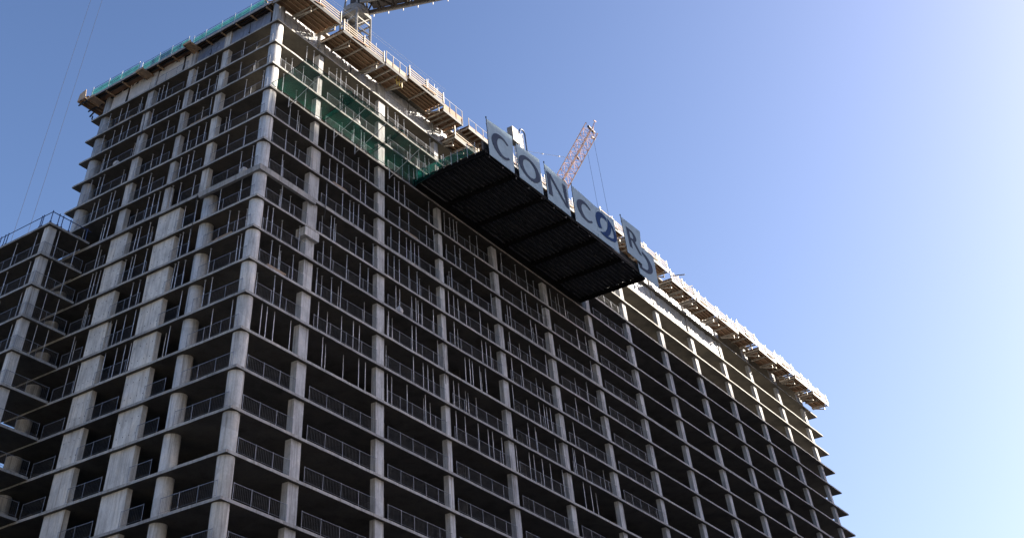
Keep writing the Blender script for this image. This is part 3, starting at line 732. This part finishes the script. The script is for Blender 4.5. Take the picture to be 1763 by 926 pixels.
m = MB(); m.bar(cc + jd*2.2 + Vector((0,0,1.2)), cc + jd*7.5 + Vector((0,0,1.2)), 1.9, 1.3); m.bar(cc - js*1.0 + jd*.3 + Vector((0,0,.7)), cc + js*1.0 + jd*.3 + Vector((0,0,.7)), 1.6, 1.0); m.build('machinery_house', M['crane_dark'], cr)
m = MB(); p = cc + jd*8 + Vector((0,0,.6)); q = cc + jd*17.5 + Vector((0,0,.6)); m.bar(p, q, 2.1, .5); m.build('ballast', M['crane_dark'], cr)
ch, br = lattice(cc + mj*1.5 + Vector((0,0,8)), cc + mj*50 + Vector((0,0,42)), mj.cross(Vector((0,0,1))), (0,0,1), 1.8, 1.8, 22, .1, .05)
ch.build('main_jib_chords', M['crane_grey'], cr); br.build('main_jib_bracing', M['crane_grey'], cr)
m = MB()
for c in (0, 90, 180, 270):
    d = Vector((math.cos(rad(c+45)), math.sin(rad(c+45)), 0)); m.tube(cc + d*1.6, cc + Vector((0,0,12)) + d*.3, .14)
m.build('tower_head', M['crane_grey'], cr)
for i, (x, y, zt_) in enumerate(((4.56, 48.2, 53.5), (5.75, 46.9, 53.0))):
    m = MB(); m.tube((x, y, -13), (x, y, zt_), .022, 5); m.build('hoist_rope', M['rope'], cr)
m = MB(); m.box(4.4, 5.9, 46.7, 48.4, -14.2, -13.0); m.tube((5.1, 47.5, -15), (5.1, 47.5, -14.2), .15); m.build('hook_block', M['crane_dark'], cr)

# far crane: orange luffing jib behind the signs
jc = thing('luffing_crane', (80.6, 24, 2.95), 'orange and white lattice crane jib rising behind the letter N panel', 'luffing crane')
tip, low = Vector((79.5, 1.3, 27.2)), Vector((80.2, 9.2, 20.4))
d = (low - tip); base = tip + d*2.35
sdv = Vector((1, .12, -.1)); upv = d.cross(sdv)
ch, br = lattice(base, tip, sdv, upv, 1.95, 1.75, 22, .085, .045)
ch.build('jib_chords', M['orange'], jc); br.build('jib_bracing', M['red'], jc)
dn = d.normalized(); sn = sdv.normalized(); un = upv.normalized()
m = MB()
m.bar(tip - un*.9 + sn*.98, base - un*.9 + sn*1.08, .06, .16); m.bar(tip + un*.9 + sn*.98, base + un*.9 + sn*1.08, .05, .14); m.build('jib_white_rail', M['whitep'], jc)  # white rails along one edge of the jib
m = MB(); m.bar(tip - sn*1.1 + dn*.4, tip + sn*1.2 + dn*.2, .4, .25); m.build('head_beam', M['crane_dark'], jc)
m = MB(); m.bar(tip + sn*1.1 + dn*1.1, tip + sn*2.1 + dn*.8, .25, .4); m.tube(tip + sn*1.0, tip + sn*1.5 + dn*1.0, .05); m.build('head_sheave', M['crane_grey'], jc)
m = MB(); m.tube(tip, tip - dn*1.1 + sn*-.2, .04); m.tube(tip+sn*.5, tip - dn*1.1 - sn*.2, .04); m.tube(tip - dn*1.1 - sn*.5, tip - dn*1.25 + sn*.1, .12); m.build('warning_light', M['red'], jc)
for tt in (.52, .95, 1.6):
    p = tip + d*tt; m = MB(); m.bar(p - sn*.2, p + sn*.95, .3, .12); m.build('jib_platform', M['crane_dark'], jc)
for off in (0, 1.0):
    p = tip + sn*(1.75 - 1.25*off) + dn*(1.0 + 1.6*off); m = MB(); m.tube(p, (p.x, p.y, 3.2), .022, 5); m.build('hoist_rope', M['rope'], jc)
p = tip + d*.62; m = MB(); q = Vector((77.0, 26, 33)); m.tube(p - sn*1.0, q, .03, 5)
for s_ in (.1, .25, .4): m.tube(p + (q-p)*s_ - sn*(1-s_), p + (q-p)*(s_+.012) - sn*(1-s_), .11)
m.build('pendant_rope', M['whitep'], jc)
bz = base
ch, br = lattice((bz.x, bz.y+1, 2.95), (bz.x, bz.y+1, bz.z), (1,0,0), (0,1,0), 2.2, 2.2, 6, .12, .06)
ch.build('mast_leg_frame', M['orange'], jc); br.build('mast_bracing', M['red'], jc)
m = MB(); m.tube((bz.x, bz.y+1, bz.z), q, .12); m.tube((bz.x, bz.y+5, bz.z), q, .12); m.bar((bz.x, bz.y+1, bz.z), (bz.x, bz.y+6, bz.z), 2, .6); m.build('gantry_frame', M['red'], jc)

# rebar starter bars at the right end of the photographed roof
for i, (x0, n, hh) in enumerate(((99.6, 9, 3.0), (102.2, 10, 3.9))):
    m = MB()
    for j in range(n):
        x = x0 + .14*j; y = .6 + .1*(j % 3); m.tube((x, y, 5.85), (x + RND.uniform(-.12, .12), y + RND.uniform(-.1, .1), 5.85 + hh - .06*j*RND.random() - .3*RND.random()), .03, 5)
    tag(m.build('rebar_bundle', M['rebar']), 'dark rebar bars standing up from the roof at the right edge, %s bundle' % ('shorter' if i == 0 else 'taller'), 'rebar', 'rebar bundles on the roof')

# ------------------------------------------------------------------ the tower across the street whose shadow lies on the lower floors
nb = thing('office_tower', (208, -150, GZ), 'plain stone and glass office tower standing across the street', 'building')
m = MB(); m.box(208, 375, -190, -150, GZ, 81.4); m.build('stone_wall', M['stone'], nb)
m = MB(); m.box(251, 372, -186, -150.02, 81.402, 85.2); m.build('added_shade_step', M['stone'], nb)  # step added on the unseen tower to keep the far sign panels shaded
m = MB()
z = GZ + 1.2
while z < 78:
    m.box(208.6, 374.4, -149.995, -149.9, z, z+1.9); m.box(207.9, 207.995, -189.4, -150.6, z, z+1.9); z += 3.3
m.build('window_band', M['glass'], nb)
# unseen blocks behind the camera, added to bounce sunlight onto the plain side
for i, (x0, x1, y0, y1, h, lab) in enumerate([(-160, -118, -215, -120, 44, 'pale stone block added to bounce sunlight, southernmost'), (-165, -122, -108, -40, 58, 'tall pale stone block added to bounce sunlight, in the middle'), (-160, -118, -28, 40, 40, 'low pale stone block added to bounce sunlight, northernmost')]):
    b = thing('bounce_block', (x1, y0, GZ), lab, 'building', 'unseen blocks added to bounce sunlight')
    m = MB(); m.box(x0, x1, y0, y1, GZ, GZ+h); m.build('stone_wall', M['stone'], b)
    m = MB(); z = GZ + 4.5
    while z < GZ + h - 2.5:
        y = y0 + 1.2
        while y < y1 - 2: m.box(x1+.004, x1+.05, y, y+1.6, z, z+1.7); y += 3.4
        z += 3.1
    m.build('window', M['glass'], b)
    m = MB(); m.box(x0+8, x0+18, y0+10, y0+22, GZ+h+.002, GZ+h+3); m.build('roof_cabin', M['stone'], b)

# ------------------------------------------------------------------ site clutter along the slab edges
cl = random.Random(23)
def clutter(kind, side, t, k, where):
    z = ZS[k] + .006
    P = (lambda u, o, h: (t + u, o, z + h)) if side == 'x' else (lambda u, o, h: (o, t + u, z + h))
    face = 'sign side' if side == 'x' else 'plain side'
    m = MB()
    if kind == 'timber':
        for i in range(9): m.bar(P(cl.uniform(-.1,.1), .25 + .13*(i % 3), .06 + .11*(i//3)), P(2.6 + cl.uniform(-.5,.5), .25 + .13*(i % 3), .06 + .11*(i//3)), .1)
        tag(m.build('timber_stack', M['joist']), 'brown timber stack on the slab edge, %s, %s' % (where, storey(k) + ', ' + face), 'timber stack', 'materials left on the open floors')
    elif kind == 'sheet':
        a, b = P(0, .75, 0), P(1.3, .75, 0); c, d = P(1.25, .22, 1.45), P(-.02, .22, 1.5)
        m.add([a, b, c, d], [(0,1,2,3)]); e = Vector(P(0, .8, .02)) - Vector(a); m.poly([a, b, c, d], e.normalized(), .02); m.f.pop(0)
        tag(m.build('plywood_sheet', M['tan']), 'tan plywood sheet leaning behind the guardrail %s, %s' % (where, storey(k) + ', ' + face), 'plywood sheet', 'materials left on the open floors')
    elif kind == 'bag':
        m.grid(lambda u, v: P(.5*math.cos(6.283*u)*math.sin(3.1416*min(1, .12+v*.8)) + .05*noise.noise((u*5, v*5, t)), .5 + .38*math.sin(6.283*u)*math.sin(3.1416*min(1, .12+v*.8)), .85*v + .06*noise.noise((u*4, v*4, t+3))), 16, 8); m.smooth = True
        tag(m.build('debris_bag', M['white_sheet']), 'white debris bag on the slab edge, %s, %s' % (where, storey(k) + ', ' + face), 'debris bag', 'materials left on the open floors')
    elif kind == 'hose':
        zt_ = ZS[k-1] - TH; pts = [Vector(P(.12*noise.noise((h*.9, t, 0)), .06 + .05*noise.noise((h*1.2, 3, t)), h)) for h in np.linspace(-1.4, zt_ - z, 12)]
        pts = [Vector((p.x, p.y, p.z)) - (Vector((0, .14, 0)) if side == 'x' else Vector((.14, 0, 0))) for p in pts]
        m.path(pts, .035); tag(m.build('hanging_hose', M['black']), 'black hose hanging over the slab edge, %s, %s' % (where, storey(k) + ', ' + face), 'hose', 'hoses hanging on the open floors')
    elif kind == 'stone':
        for i in range(7): c = P(cl.uniform(0, 1.2), cl.uniform(.12, .3), .0); m.box(c[0]-.1, c[0]+.13, c[1]-.09, c[1]+.09, z, z + cl.uniform(.06, .2))
        tag(m.build('rubble_pile', M['whitep']), 'small pale rubble heap on slab edge, %s, %s' % (where, storey(k) + ', ' + face), 'rubble', 'materials left on the open floors')
for a in [('timber','x',11.0,6,'second bay'),('hose','x',9.6,7,'second bay'),('bag','x',22.5,9,'third bay'),('timber','x',23.5,6,'third bay'),
          ('timber','x',2.6,10,'first bay'),('hose','x',29.4,10,'third bay'),('bag','x',14.8,3,'second bay'),('timber','x',21.4,2,'third bay'),
          ('stone','y',12.2,3,'second bay'),('stone','y',10.4,3,'second bay again'),('timber','y',3.0,9,'first bay'),('bag','y',24.2,4,'fourth bay'),('timber','y',23.0,2,'fourth bay'),
          ('hose','y',8.4,8,'by the round column'),('timber','y',9.4,4,'second bay'),('bag','y',2.8,7,'first bay'),('hose','y',20.1,3,'third bay')]: clutter(*a)
